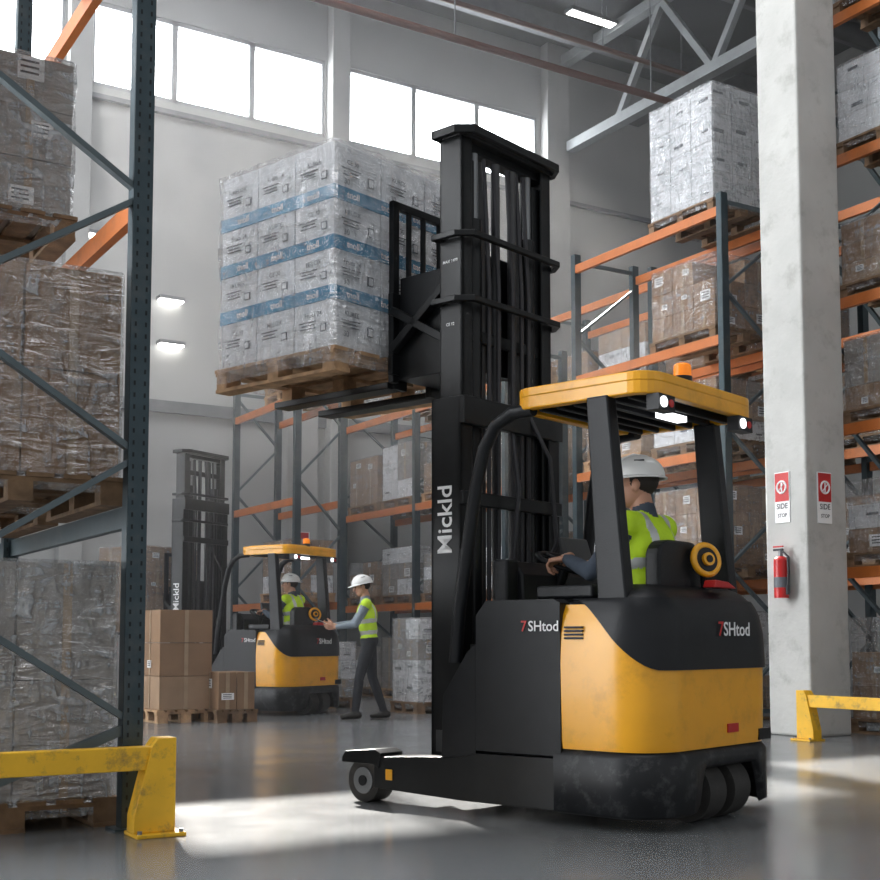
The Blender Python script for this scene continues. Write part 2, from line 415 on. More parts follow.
# left rack
rack(.86,1.97,[6.05,8.8,11.5],6.6,[1.6,3.2,4.75],holes=True,step=.645,z0=.52,f0=False,blue=(1.6,))
load(1.40,6.78,0,1.04,1.1,1.16,'greybrown',12,(2,2,2),bev=.006,wm=WRAPH)
load(1.40,6.78,1.6,1.04,1.1,1.05,'brown',22,(2,2,2),bev=.006,wm=WRAP)
load(1.34,7.62,3.2,1.05,1.1,.9,'grey',3,(2,2,3),bev=.006,wm=WRAPH,wood=WOODD)
load(1.39,6.75,4.75,1.05,1.1,.9,'brown',4,(2,2,3),wood=WOODD)
load(1.39,8.05,0,1.05,1.1,1.15,'brown',5); load(1.39,8.05,1.6,1.05,1.1,1.05,'brown',6)
load(1.39,9.7,0,1.05,1.1,1.15,'mix',7); load(1.39,9.7,1.6,1.05,1.1,1.0,'brown',8); load(1.39,9.7,3.2,1.05,1.1,1.0,'mix',9)
# right racks
LV=[1.65,3.1,4.4,5.9]
rack(10,11.1,[10.26,13.0],6.05,LV)
load(10.55,11.0,5.9,1.02,1.15,1.4,'allwhite',30,(3,3,4),wm=WRAPH)
sd=31
for z,(s1,s2),h in ((0,('mix','grey'),1.1),(1.65,('brown','white'),.9),(3.1,('mix','brown'),.7),(4.4,('brown',None),.85)):
    load(10.55,11.0,z,1.02,1.15,h,s1,sd,(2,3,3),skip=.25)
    if s2: load(10.55,12.33,z,1.02,1.15,h*.8,s2,sd+1,(2,2,3),skip=.3)
    sd+=2
rack(10,11.1,[6.0,8.75],9.2,[1.65,3.1,4.4,5.9,7.4])
for z,(s1,s2),h in ((0,('brown','brown'),1.1),(1.65,('brown','mix'),.8),(3.1,('grey','mix'),.8),(4.4,('brown','brown'),.7),(5.9,('grey','white'),.9),(7.4,('brown','grey'),.9)):
    load(10.55,6.75,z,1.02,1.15,h,s1,sd,(2,3,3),skip=.2); load(10.55,8.07,z,1.02,1.15,h*.9,s2,sd+1,(2,2,3),skip=.3); sd+=2
rack(11.35,12.45,[7.5,10.26,13.02,15.78],6.1,[1.65,3.1,4.4,5.9])
for b in (7.5,10.26,13.02):
    for z in (1.65,3.1,4.4):
        for dy in (.75,2.05):
            if random.random()<.7: load(11.9,b+dy,z,1.02,1.1,random.uniform(.6,.9),random.choice(['brown','mix','brown','brown']),sd,(2,2,3)); sd+=1
rack(9.75,10.85,[14.3,16.8,19.3],5.1,[1.5,3.05,4.6])
for b in (14.3,16.8):
    for z in (0,1.5,3.05):
        for dy in (.68,1.85):
            load(10.3,b+dy,z,1.02,1.05,random.uniform(.55,.9),random.choice(['brown','mix','grey','white']),sd,(2,2,3),skip=.2); sd+=1
rack(7.75,8.6,[16.9,19.3],5.1,[1.5,3.05,4.6])
for z in (0,1.5): load(8.175,17.7,z,.8,1.05,.8,random.choice(['brown','mix']),sd,(2,2,3)); sd+=1
for (x,y) in ((8.175,17.6),(10.3,15.0),(10.3,17.5)):
    mb=MB(); pallet(mb,1.0 if x>9 else .8,1.1,WOOD); pallet(mb,.98 if x>9 else .8,1.08,WOOD,z=.146); mb.build('wooden_pallet_stack',loc=(x,y,4.6))
# floor stock
load(4.90,13.9,0,.68,.75,1.12,'brown',201,(1,1,3),wrap=False,name='cardboard_box_stack',bev=.005)
load(5.40,13.55,0,.5,.6,.42,'brown',202,(2,1,1),wrap=False,name='cardboard_box_stack',bev=.005)
load(8.25,13.9,0,.7,.7,1.05,'white',204,(2,2,4),wm=WRAPH)
load(7.6,15.7,0,.8,.8,.75,'white',205,(2,2,3),wm=WRAPH)

# barriers
def barrier(loc,rotz,length):
    mb=MB()
    mb.box(0,0,.01,.24,.2,.02,BARY)
    mb.prism([(.08,.02),(.08,.46),(-.01,.46),(-.04,.42),(-.12,.1),(-.12,.02)],'y',-.055,.055,BARY)
    mb.bb(-length,.02,-.04,.04,.31,.42,BARY)
    mb.box(-length+.06,0,.2,.1,.1,.4,BARY); mb.box(-length+.06,0,.01,.2,.2,.02,BARY)
    for a in (-.1,.1):
        for b in (-.08,.08): mb.cyl((a,b,.02),(a,b,.035),.012,GREY,8)
    return mb.build('safety_barrier',loc=loc,rotz=rotz,bevel=.008)
barrier((1.97,5.84,0),0,3.4)
barrier((8.92,8.16,0),math.radians(90),3.6)
# signs + extinguisher
def sign(loc,rotz,glyph):
    mb=MB()
    mb.bb(-.095,.095,-.012,0,-.25,.25,WHITE)
    mb.bb(-.088,.088,-.016,-.01,-.04,.24,RED)
    mb.torus((0,-.018,.10),(0,1,0),.058,.010,WHITE)
    mb.bar((-.035,-.018,.065),(.035,-.018,.135),.004,.018,WHITE,up=(0,1,0)); mb.bar((0,-.018,.055),(0,-.018,.145),.016,.004,WHITE,up=(0,1,0))
    mb.text(glyph,.075,trear((0,-.014,-.09)),INK); mb.text('STOP',.05,trear((0,-.014,-.18)),INK)
    return mb.build('safety_sign',loc=loc,rotz=rotz)
sign((9.46,8.38,2.30),0,'SIDE'); sign((9.22,8.68,2.32),math.radians(-90),'SIDE')
mb=MB(); mb.bb(-.14,.14,-.012,0,-.2,.2,WHITE); mb.bb(-.12,.12,-.018,-.01,-.02,.19,RED); mb.text('25',.12,trear((0,-.014,-.1)),INK)
mb.build('safety_sign',loc=(9.2,19.75,2.6))
mb=MB()
mb.cyl((0,0,0),(0,0,.36),.07,RED,24); mb.ball((0,0,.36),(.07,.07,.05),RED); mb.cyl((0,0,.4),(0,0,.46),.022,GREY,12)
mb.box(-.03,0,.47,.12,.02,.02,INK); mb.box(-.03,0,.5,.12,.02,.015,RED); mb.tube([(0.03,0,.45),(.09,0,.4),(.095,0,.25),(.08,0,.1)],.011,INK,8)
mb.cyl((.08,0,.12),(.08,0,.03),.018,INK,10); mb.cyl((0,0,.1),(0,0,.2),.0712,INKG,24,caps=False)
mb.bb(-.03,.03,.05,.09,.05,.4,GREY)
mb.build('fire_extinguisher',loc=(9.13,8.64,1.33),rotz=math.radians(-90))

# ------------------------------------------------------------------ reach truck
def reach_truck(name,loc,rotz,scale=1,mast_y=1.45,zt=3.88,zo=2.3,fork_z=2.5,fork_y=2.1,fork_len=1.05):
    E=empty(name,loc,rotz,(scale*1.12,scale,scale))
    HW=.575
    def outline(ins,yf,r=.23):
        hw=HW-ins; r=r-ins; pts=[]
        for k in range(9): pts.append((-hw,yf+(r+ins-yf)*k/8))
        for k in range(1,13): a=math.pi+math.pi/2*k/12; pts.append((-hw+r+r*math.cos(a),ins+r+r*math.sin(a)))
        for k in range(1,25): pts.append((-hw+r+(2*hw-2*r)*k/24,ins))
        for k in range(1,13): a=1.5*math.pi+math.pi/2*k/12; pts.append((hw-r+r*math.cos(a),ins+r+r*math.sin(a)))
        for k in range(1,9): pts.append((hw,ins+r+(yf-r-ins)*k/8))
        return pts
    def insz(z):
        pr=[(.38,.006),(.42,0),(.8,-.006),(.95,0),(1.05,.018),(1.12,.05),(1.17,.10),(1.2,.17)]
        if z<=pr[0][0]: return pr[0][1]
        for (a,b),(c,d) in zip(pr,pr[1:]):
            if z<=c: return b+(d-b)*(z-a)/(c-a)
        return pr[-1][1]
    def loft(mb,rings,yf,mat,off=0):
        P=[[(x,y,z) for x,y in outline(i+off,yf)] for i,z in rings]; n=len(P[0])
        vs=[p for r in P for p in r]
        fs=[(j*n+k,j*n+k+1,(j+1)*n+k+1,(j+1)*n+k) for j in range(len(P)-1) for k in range(n-1)]
        mb.add(vs,fs,mat,True)
    mb=MB()
    zz=[.38,.42,.6,.8,.95,1.05,1.10]
    loft(mb,[(insz(z),z) for z in zz],.54,YEL)
    loft(mb,[(insz(1.10),1.10),(insz(1.12),1.12),(insz(1.17),1.17),(insz(1.2),1.2)],.30,BLK)
    o=[p for p in outline(insz(1.2),.30)]
    mb.add([(x,y,1.2) for x,y in o],[list(range(len(o)))],BLK)
    mb.build('body_shell',E)
    mb=MB()
    base=outline(0,.50); cum=[0]
    for a,b in zip(base,base[1:]): cum.append(cum[-1]+math.dist(a,b))
    tot=cum[-1]; K=10; rows=[]
    def sm(t): t=max(0,min(1,t)); return t*t*(3-2*t)
    for i in range(len(base)):
        s=min(cum[i],tot-cum[i]); zl=1.125-.35*sm(s/.50)
        rows.append([])
        for j in range(K+1):
            z=zl+(1.13-zl)*j/K
            x,y=outline(insz(z)-.012,.50)[i]; rows[-1].append((x,y,z))
    vs=[p for r in rows for p in r]
    fs=[(i*(K+1)+j,(i+1)*(K+1)+j,(i+1)*(K+1)+j+1,i*(K+1)+j+1) for i in range(len(base)-1) for j in range(K)]
    mb.add(vs,fs,BLK,True)
    mb.build('rear_cowl',E)
    mb=MB(); yf=.58
    n=len(outline(0,yf))
    def zb(x,y):
        if y>.2: return .06
        d=abs(x-.07)
        return .06+.22*(1-sm((d-.24)/.08))
    vs=[]
    for (x,y),(xi,yi) in zip(outline(-.012,yf),outline(.02,yf)): vs.append((xi,yi,zb(x,y)))
    for x,y in outline(-.016,yf): vs.append((x,y,zb(x,y)+.02))
    for x,y in outline(-.016,yf): vs.append((x,y,.345))
    for x,y in outline(.012,yf): vs.append((x,y,.38))
    for x,y in outline(.09,yf): vs.append((x,y,.385))
    fs=[(j*n+k,j*n+k+1,(j+1)*n+k+1,(j+1)*n+k) for j in range(4) for k in range(n-1)]
    mb.add(vs,fs,BUMP_,True)
    mb.build('bumper_skirt',E)
    mb=MB()
    for s in (-1,1):
        xo,xi=s*.582,s*.50
        mb.prism([(.54,.34),(.54,1.11),(.58,1.13),(1.02,1.13),(1.09,1.05),(1.09,.34)],'x',xo,xi,BLK)
        mb.prism([(1.10,.12),(1.10,.90),(1.16,.86),(1.33,.62),(1.35,.12)],'x',s*.57,s*.47,BLK)
        mb.prism([(.5,.07),(.5,.33),(1.1,.325),(1.2,.30),(1.80,.265),(1.84,.25),(1.84,.09),(1.2,.07)],'x',s*.578,s*.43,BLKM)
        mb.prism([(1.80,.20),(1.78,.285),(1.83,.305),(2.06,.285),(2.09,.25),(2.09,.22),(1.84,.22)],'x',s*.585,s*.42,BLKM)
        mb.box(s*.581,1.72,.17,.006,.05,.06,YEL)
    mb.bb(-.5,.5,.3,1.1,.3,.5,BLK)
    mb.bb(-.5,.5,.02+.2,.32,.4,1.1,BLK)
    mb.bb(-.5,.5,1.02,1.09,.3,1.12,BLK)
    mb.bb(-.46,.46,1.09,mast_y-.08,.1,.30,BLKM)
    mb.bb(-.45,.45,1.09,1.25,.3,.9,BLKM)
    mb.build('chassis',E,bevel=.012)
    mb=MB()
    for k in range(4): mb.box(-.578,.46,.985-k*.018,.012,.11,.010,BLK)
    mb.text('SHtod',.075,tleft((-.588,.64,.99)),WHITE); mb.text('7',.078,tleft((-.588,.765,.99)),RED)
    mb.text('SHtod',.10,trear((.13,-.020,.975)),WHITE); mb.text('7',.105,trear((-.025,-.021,.975)),RED)
    mb.box(.10,-.0,.47,.10,.016,.045,RED)
    mb.box(.42,.01,.42,.12,.03,.06,BLK)
    mb.build('decals_and_vents',E)
    mb=MB()
    for s in (-1,1):
        mb.cyl((s*.445,1.94,.122),(s*.560,1.94,.122),.122,RUB,32); mb.cyl((s*.44,1.94,.122),(s*.566,1.94,.122),.075,GREY,24); mb.cyl((s*.44,1.94,.122),(s*.572,1.94,.122),.03,BLK,16)
    for x in (-.12,.11):
        mb.cyl((x,.15,.155),(x+.15,.15,.155),.155,RUB,36); mb.cyl((x-.004,.15,.155),(x+.154,.15,.155),.09,DGREY,24)
    mb.build('wheels',E,bevel=.014)
    mb=MB()
    def rr(x0,x1,y0,y1,r,n=6):
        P=[]
        for cx,cy,a in ((x1-r,y1-r,0),(x0+r,y1-r,90),(x0+r,y0+r,180),(x1-r,y0+r,270)):
            for k in range(n+1): t=math.radians(a+90*k/n); P.append((cx+r*math.cos(t),cy+r*math.sin(t)))
        return P
    RX=.51
    mb.prism(rr(-RX,RX,.05,.92,.13),'z',2.205,2.255,YEL)
    out=rr(-RX,RX,.05,.92,.13); inn=rr(-RX+.055,RX-.055,.105,.865,.09); q=len(out)
    vs=[(x,y,2.14) for x,y in out]+[(x,y,2.14) for x,y in inn]+[(x,y,2.205) for x,y in out]+[(x,y,2.205) for x,y in inn]
    fs=[]
    for k in range(q):
        e=(k+1)%q; fs+=[(k,e,q+e,q+k),(k,e,2*q+e,2*q+k),(q+k,q+e,3*q+e,3*q+k)]
    mb.add(vs,fs,YEL,False)
    mb.prism(rr(-.45,.45,.11,.86,.1),'z',2.255,2.27,YEL)
    mb.prism(rr(-.45,.45,.11,.86,.08),'z',2.175,2.20,BLK)
    mb.build('guard_roof',E,bevel=.012,seg=2)
    mb=MB()
    for s in (-1,1):
        mb.prism([(.19,1.10),(.36,1.10),(.42,2.15),(.29,2.15)],'x',s*.520,s*.445,BLK)
        mb.tube([(s*.46,.80,2.145),(s*.47,.93,2.14),(s*.48,1.04,2.08),(s*.49,1.11,1.96),(s*.50,1.16,1.75),(s*.515,1.21,1.4),(s*.53,1.25,1.1),(s*.54,1.27,.8)],.036,BLK,10)
    for k in range(6): mb.bb(-.45,.45,.2+k*.11,.225+k*.11,2.13,2.18,BLK)
    mb.build('guard_pillars',E,bevel=.01)
    mb=MB()
    mb.cyl((-.07,.15,2.26),(-.07,.15,2.30),.05,BLK); mb.cyl((-.07,.15,2.30),(-.07,.15,2.355),.045,AMB); mb.ball((-.07,.15,2.355),(.045,.045,.02),AMB)
    for x in (-.38,.36):
        mb.box(x,.075,2.10,.14,.07,.08,BLK); mb.cyl((x-.03,.045,2.10),(x-.03,.034,2.10),.028,LAMPS,16); mb.cyl((x+.035,.045,2.10),(x+.035,.036,2.10),.02,RED,16)
    mb.box(.02,.28,2.115,.20,.06,.03,LAMPS)
    mb.build('guard_lamps',E)
    mb=MB()
    mb.prism([(.30,.96),(.34,1.04),(.78,1.05),(.80,.97)],'x',-.22,.22,BLK)
    mb.prism(rr(-.24,.15,1.0,1.44,.10),'y',.19,.28,BLK)
    mb.bb(-.25,.25,.3,.8,.5,.96,BLK)
    mb.box(-.40,.62,1.17,.10,.36,.07,BLK); mb.box(.36,.62,1.17,.12,.4,.07,BLK)
    mb.prism([(.92,.5),(1.1,.5),(1.1,1.32),(1.04,1.36),(.98,1.28)],'x',-.34,.40,BLK)
    mb.box(-.38,1.06,1.22,.1,.1,.28,BLK)
    mb.prism([(1.02,1.36),(1.07,1.52),(1.10,1.52),(1.08,1.34)],'x',.10,.34,DGREY)
    mb.tube([(-.03,1.0,1.2),(-.03,.94,1.33)],.03,BLK)
    mb.build('seat_and_dash',E,bevel=.02,seg=3)
    mb=MB(); wn=Vector((0,-.42,1)).normalized(); wc=Vector((-.03,.93,1.35))
    mb.torus(wc,wn,.165,.015,BLK,32,10)
    for a in (90,210,330):
        x=Vector((0,0,1)).cross(wn).normalized();y=wn.cross(x); t=math.radians(a)
        mb.tube([wc,wc+(x*math.cos(t)+y*math.sin(t))*.16],.011,BLK,8)
    mb.cyl(wc-wn*.02,wc+wn*.02,.035,BLK)
    for x in (.30,.36,.42): mb.cyl((x,.74,1.2),(x,.76,1.30),.009,BLK,8); mb.ball((x,.76,1.31),.018,BLK,12,8)
    mb.build('steering_wheel',E)
    mb=MB(); d=Vector((-.35,-1,.15)).normalized(); c=Vector((.09,.13,1.345))
    mb.torus(c,d,.078,.018,YEL,28,10); mb.cyl(c-d*.03,c+d*.012,.072,BLK,24); mb.cyl(c+d*.01,c+d*.03,.035,YEL,20); mb.cyl(c+d*.03,c+d*.035,.02,BLK,16)
    mb.tube([c+Vector((.0,.02,-.07)),c+Vector((0.02,.03,-.15))],.014,BLK)
    mb.prism([(.02,1.195),(.04,1.235),(.16,1.228),(.24,1.195)],'y',.04,.11,RED)
    mb.build('ear_defender_and_release_handle',E,bevel=.006)
    my=mast_y; mb=MB()
    for s in (-1,1):
        mb.bb(s*.425,s*.405,my-.11,my+.11,.08,zo,BLKM); mb.bb(s*.425,s*.33,my-.11,my-.085,.08,zo,BLKM); mb.bb(s*.425,s*.33,my+.085,my+.11,.08,zo,BLKM)
        mb.bb(s*.385,s*.36,my-.085,my+.085,.3,zt-.02,BLKM); mb.bb(s*.385,s*.30,my-.085,my-.065,.3,zt-.02,BLKM); mb.bb(s*.385,s*.30,my+.065,my+.085,.3,zt-.02,BLKM)
        mb.bb(s*.33,s*.30,my-.055,my+.055,.5,zt-.15,BLKM); mb.bb(s*.33,s*.25,my-.055,my-.04,.5,zt-.15,BLKM)
        mb.cyl((s*.23,my-.03,.2),(s*.23,my-.03,zt-.5),.045,BLKM,16); mb.cyl((s*.23,my-.03,zt-.5),(s*.23,my-.03,zt-.1),.024,GREY,16)
        mb.cyl((s*.07,my-.05,.3),(s*.07,my-.05,zt-.12),.026,DGREY,12)
        mb.bb(s*.12,s*.175,my-.02,my-.008,.4,zt-.12,DGREY)
    mb.bb(-.425,.425,my-.13,my-.08,.1,.34,BLKM)
    mb.bb(-.425,.425,my-.14,my-.09,zo-.16,zo,BLKM); mb.bb(-.425,.425,my-.13,my-.09,zo-.62,zo-.54,BLKM)
    mb.bb(-.36,.36,my-.05,my+.05,zt-.1,zt-.02,BLKM)
    mb.bb(-.3,.3,my-.06,my-.03,zo+.35,zo+.42,BLKM)
    mb.build('mast_rails',E,bevel=.006)
    mb=MB()
    for z,w,th in ((zt,.44,.05),(zt-.62,.44,.035),(zt-1.0,.44,.035)):
        pts=[(-w,my+.10),(-w,my-.08),(-w+.07,my-.17),(w-.07,my-.17),(w,my-.08),(w,my+.10)]
        inner=[(-w+.03,my+.10),(-w+.03,my-.07),(-w+.085,my-.135),(w-.085,my-.135),(w-.03,my-.07),(w-.03,my+.10)]
        n=6
        vs=[(x,y,z-th) for x,y in pts]+[(x,y,z-th) for x,y in inner]+[(x,y,z+.0) for x,y in pts]+[(x,y,z) for x,y in inner]
        fs=[]
        for k in range(n-1):
            fs+= [(k,k+1,n+k+1,n+k),(2*n+k,2*n+k+1,3*n+k+1,3*n+k),(k,k+1,2*n+k+1,2*n+k),(n+k,n+k+1,3*n+k+1,3*n+k)]
        fs+=[(0,n,3*n,2*n),(n-1,2*n-1,4*n-1,3*n-1)]
        mb.add(vs,fs,BLKM)
        for s in (-1,1): mb.bb(s*w,s*(w-.06) if z==zt else s*.38,my+.05,my+.10,z-th-.0,z,BLKM)
    mb.bb(-.40,.40,my-.1,my+.1,zt-.05,zt+.0,BLKM)
    for x in (-.18,-.1,.02,.1,.16): mb.tube([(x,my-.09,.6),(x,my-.10,zt-.9),(x+.01,my-.05,zt-.12)],.014,INK,8)
    mb.tube([(.2,my-.1,1.2),(.22,my-.25,1.5),(.2,my-.22,2.0),(.12,my-.11,2.3)],.014,INK,8)
    mb.tube([(-.1,my-.1,1.1),(-.12,my-.22,1.35),(-.05,my-.2,1.8),(0,my-.11,2.15)],.014,INK,8)
    mb.build('mast_crossmembers',E,bevel=.006)
    mb=MB(); mb.text('Mickld',.15,TM((0,0,1),(0,1,0),(-1,0,0),(-.427,my,1.60)),WHITE)
    mb.bb(-.424,-.428,my-.07,my+.07,.30,.42,DGREY)
    mb.text('CE 12',.025,tleft((-.389,my,zt-1.15)),WHITE); mb.text('MAX 1400',.025,tleft((-.389,my,zt-.78)),WHITE)
    mb.build('mast_lettering',E)
    mb=MB(); fy=fork_y; fz=fork_z
    for s in (-1,1):
        mb.bb(s*.10,s*.21,fy-.02,fy+.03,fz-.03,fz+.55,BLKM)
        mb.bb(s*.12,s*.24,fy,fy+fork_len,fz-.03,fz+.012,BLKM)
        mb.bar((s*.24,my+.08,fz+.15),(s*.24,fy-.04,fz+.45),.05,.05,BLKM); mb.bar((s*.24,my+.08,fz+.6),(s*.24,fy-.04,fz+.2),.05,.05,BLKM)
    mb.bb(-.26,.32,fy-.06,fy-.02,fz+.05,fz+.17,BLKM); mb.bb(-.26,.32,fy-.06,fy-.02,fz+.42,fz+.56,BLKM)
    mb.bb(-.30,.30,my+.06,my+.12,fz+.02,fz+.75,BLKM)
    for x in (-.22,.29): mb.bb(x-.025,x+.025,fy-.05,fy-.01,fz,fz+1.15,BLKM)
    mb.bb(-.245,.315,fy-.05,fy-.01,fz+1.1,fz+1.15,BLKM)
    for x in (-.10,.02,.16): mb.bb(x-.012,x+.012,fy-.045,fy-.015,fz+.5,fz+1.12,BLKM)
    mb.bb(-.2,.2,my+.1,fy-.04,fz+.02,fz+.4,BLKM); mb.bb(-.2,.24,my+.1,fy-.06,fz+.38,fz+.66,BLK)
    mb.build('fork_carriage',E,bevel=.005)
    return E
TL=(4.575,4.755,0); TR=math.radians(17.7)
reach_truck('reach_truck',TL,TR)
def loc2w(L,R,x,y,z,s=1): 
    c,n=math.cos(R),math.sin(R); x*=s;y*=s; return (L[0]+c*x-n*y,L[1]+n*x+c*y,L[2]+z*s)

# the lifted load
mb=MB(); rnd=random.Random(5)
W_,L_,H_=1.24,1.06,1.27
pallet(mb,W_+.04,L_+.06,WOOD,0,.15)
Z0=.152; rows=[(0,.33),(.33,.64),(.64,.95),(.95,1.27)]
T4=['KUREE','Fruits 24','MELOX','CE 30']
for ri,(a,b) in enumerate(rows):
    for i in range(3):
        for j in range(3):
            x=-W_/2+W_*(i+.5)/3; y=-L_/2+L_*(j+.5)/3; z=Z0+(a+b)/2
            mb.box(x,y,z,W_/3-.008-rnd.random()*.006,L_/3-.008-rnd.random()*.006,b-a-.006,CARDW)
    for i in range(3):
        x=-W_/2+W_*(i+.5)/3; z=Z0+(a+b)/2
        mb.text(T4[(i+ri)%4],.042,trear((x-.05,-L_/2-.002,z+.05)),INKG)
        for q,l in enumerate((.16,.12,.14)): mb.box(x-.06,-L_/2,z+.01-.02*q,l,.006,.006,INKG)
        mb.box(x+.11,-L_/2,z-.03,.05,.006,.06,INKG); mb.box(x+.11,-L_/2-.001,z-.03,.035,.008,.045,CARDW)
        mb.text('30',.05,trear((x-.1,-L_/2-.002,z-.075)),INKG)
    for j in range(3):
        y=-L_/2+L_*(j+.5)/3
        mb.text(T4[(j+ri+1)%4],.042,tleft((-W_/2-.002,y,z+.05)),INKG)
        for q,l in enumerate((.15,.11,.13)): mb.box(-W_/2,y+.05,z+.01-.02*q,.006,l,.006,INKG)
        mb.box(-W_/2,y-.09,z-.04,.006,.05,.05,INKG); mb.box(-W_/2-.001,y-.09,z-.04,.008,.035,.035,CARDW)
for zc in (.33,.64,.95):
    z=Z0+zc+.005
    mb.box(0,0,z,W_+.006,L_+.006,.085,BLUE)
    for k in range(4): mb.text('tnoll',.06,trear((-W_/2+.16+k*.3,-L_/2-.005,z)),WHITE)
    for k in range(3): mb.text('tnoll',.06,tleft((-W_/2-.005,-L_/2+.18+k*.33,z)),WHITE)
wrapshell(mb,W_+.03,L_+.03,.05,Z0+H_+.01,WRAPC,rnd,.03,14)
mb.build('lifted_carton_load',loc=loc2w(TL,TR,-.04,2.13+.02+L_/2+.03,2.53),rotz=TR,bevel=.004)

# background truck
BL=(6.88,14.27,0); BR=math.radians(28)
reach_truck('reach_truck',BL,BR,.93,mast_y=2.12,zt=3.7,zo=3.0,fork_z=1.1,fork_y=2.56)
load(*loc2w(BL,BR,0,2.56+.06+.5,1.112,.93),1.1,.9,1.0,'brown',301,(2,2,3),rot=BR)

# ------------------------------------------------------------------ people
def remesh_obj(name,prims,voxel,mats,parent,post=None,smooth=3):
    mb=MB()
    for p in prims:
        if p[0]=='cap':
            _,a,b,ra,rb,_m_=p; a=Vector(a);b=Vector(b)
            mb.cyl(a,b,ra,SKIN,16,rb); mb.ball(a,ra,SKIN,16,10); mb.ball(b,rb,SKIN,16,10)
        else:
            _,c,r,R,_m_=p
            T=Matrix.Translation(Vector(c))@R.to_4x4(); mb.ball((0,0,0),r,SKIN,24,16,T=T)
    o=mb.build(name,recalc='merge')
    md=o.modifiers.new('r','REMESH'); md.mode='VOXEL'; md.voxel_size=voxel; md.use_smooth_shade=True
    ms=o.modifiers.new('s','SMOOTH'); ms.iterations=smooth; ms.factor=.5
    bpy.context.view_layer.update()
    me=bpy.data.meshes.new_from_object(o.evaluated_get(bpy.context.evaluated_depsgraph_get()))
    bpy.data.objects.remove(o)
    me.materials.clear()
    for m in mats: me.materials.append(m)
    n=len(me.polygons); C=np.empty(n*3); me.polygons.foreach_get('center',C); C=C.reshape(-1,3)
    best=np.full(n,1e9); idx=np.zeros(n,int)
    for p in prims:
        if p[0]=='cap':
            a=np.array(p[1]);b=np.array(p[2]);d=b-a; t=np.clip(((C-a)@d)/max(1e-9,d@d),0,1)
            D=np.linalg.norm(C-(a+t[:,None]*d),axis=1)-(p[3]+(p[4]-p[3])*t); m=p[5]
        else:
            R=np.array(p[3].transposed()); q=(C-np.array(p[1]))@R.T; D=(np.linalg.norm(q/np.array(p[2]),axis=1)-1)*min(p[2]); m=p[4]
        k=D<best; best[k]=D[k]; idx[k]=m
    if post is not None: idx=post(C,idx)
    me.polygons.foreach_set('material_index',idx.astype(np.int32)); me.polygons.foreach_set('use_smooth',[True]*n); me.update()
    ob=bpy.data.objects.new(name,me); scene.collection.objects.link(ob); ob.parent=parent
    return ob
def lerp(a,b,t): return tuple(a[k]+(b[k]-a[k])*t for k in range(3))
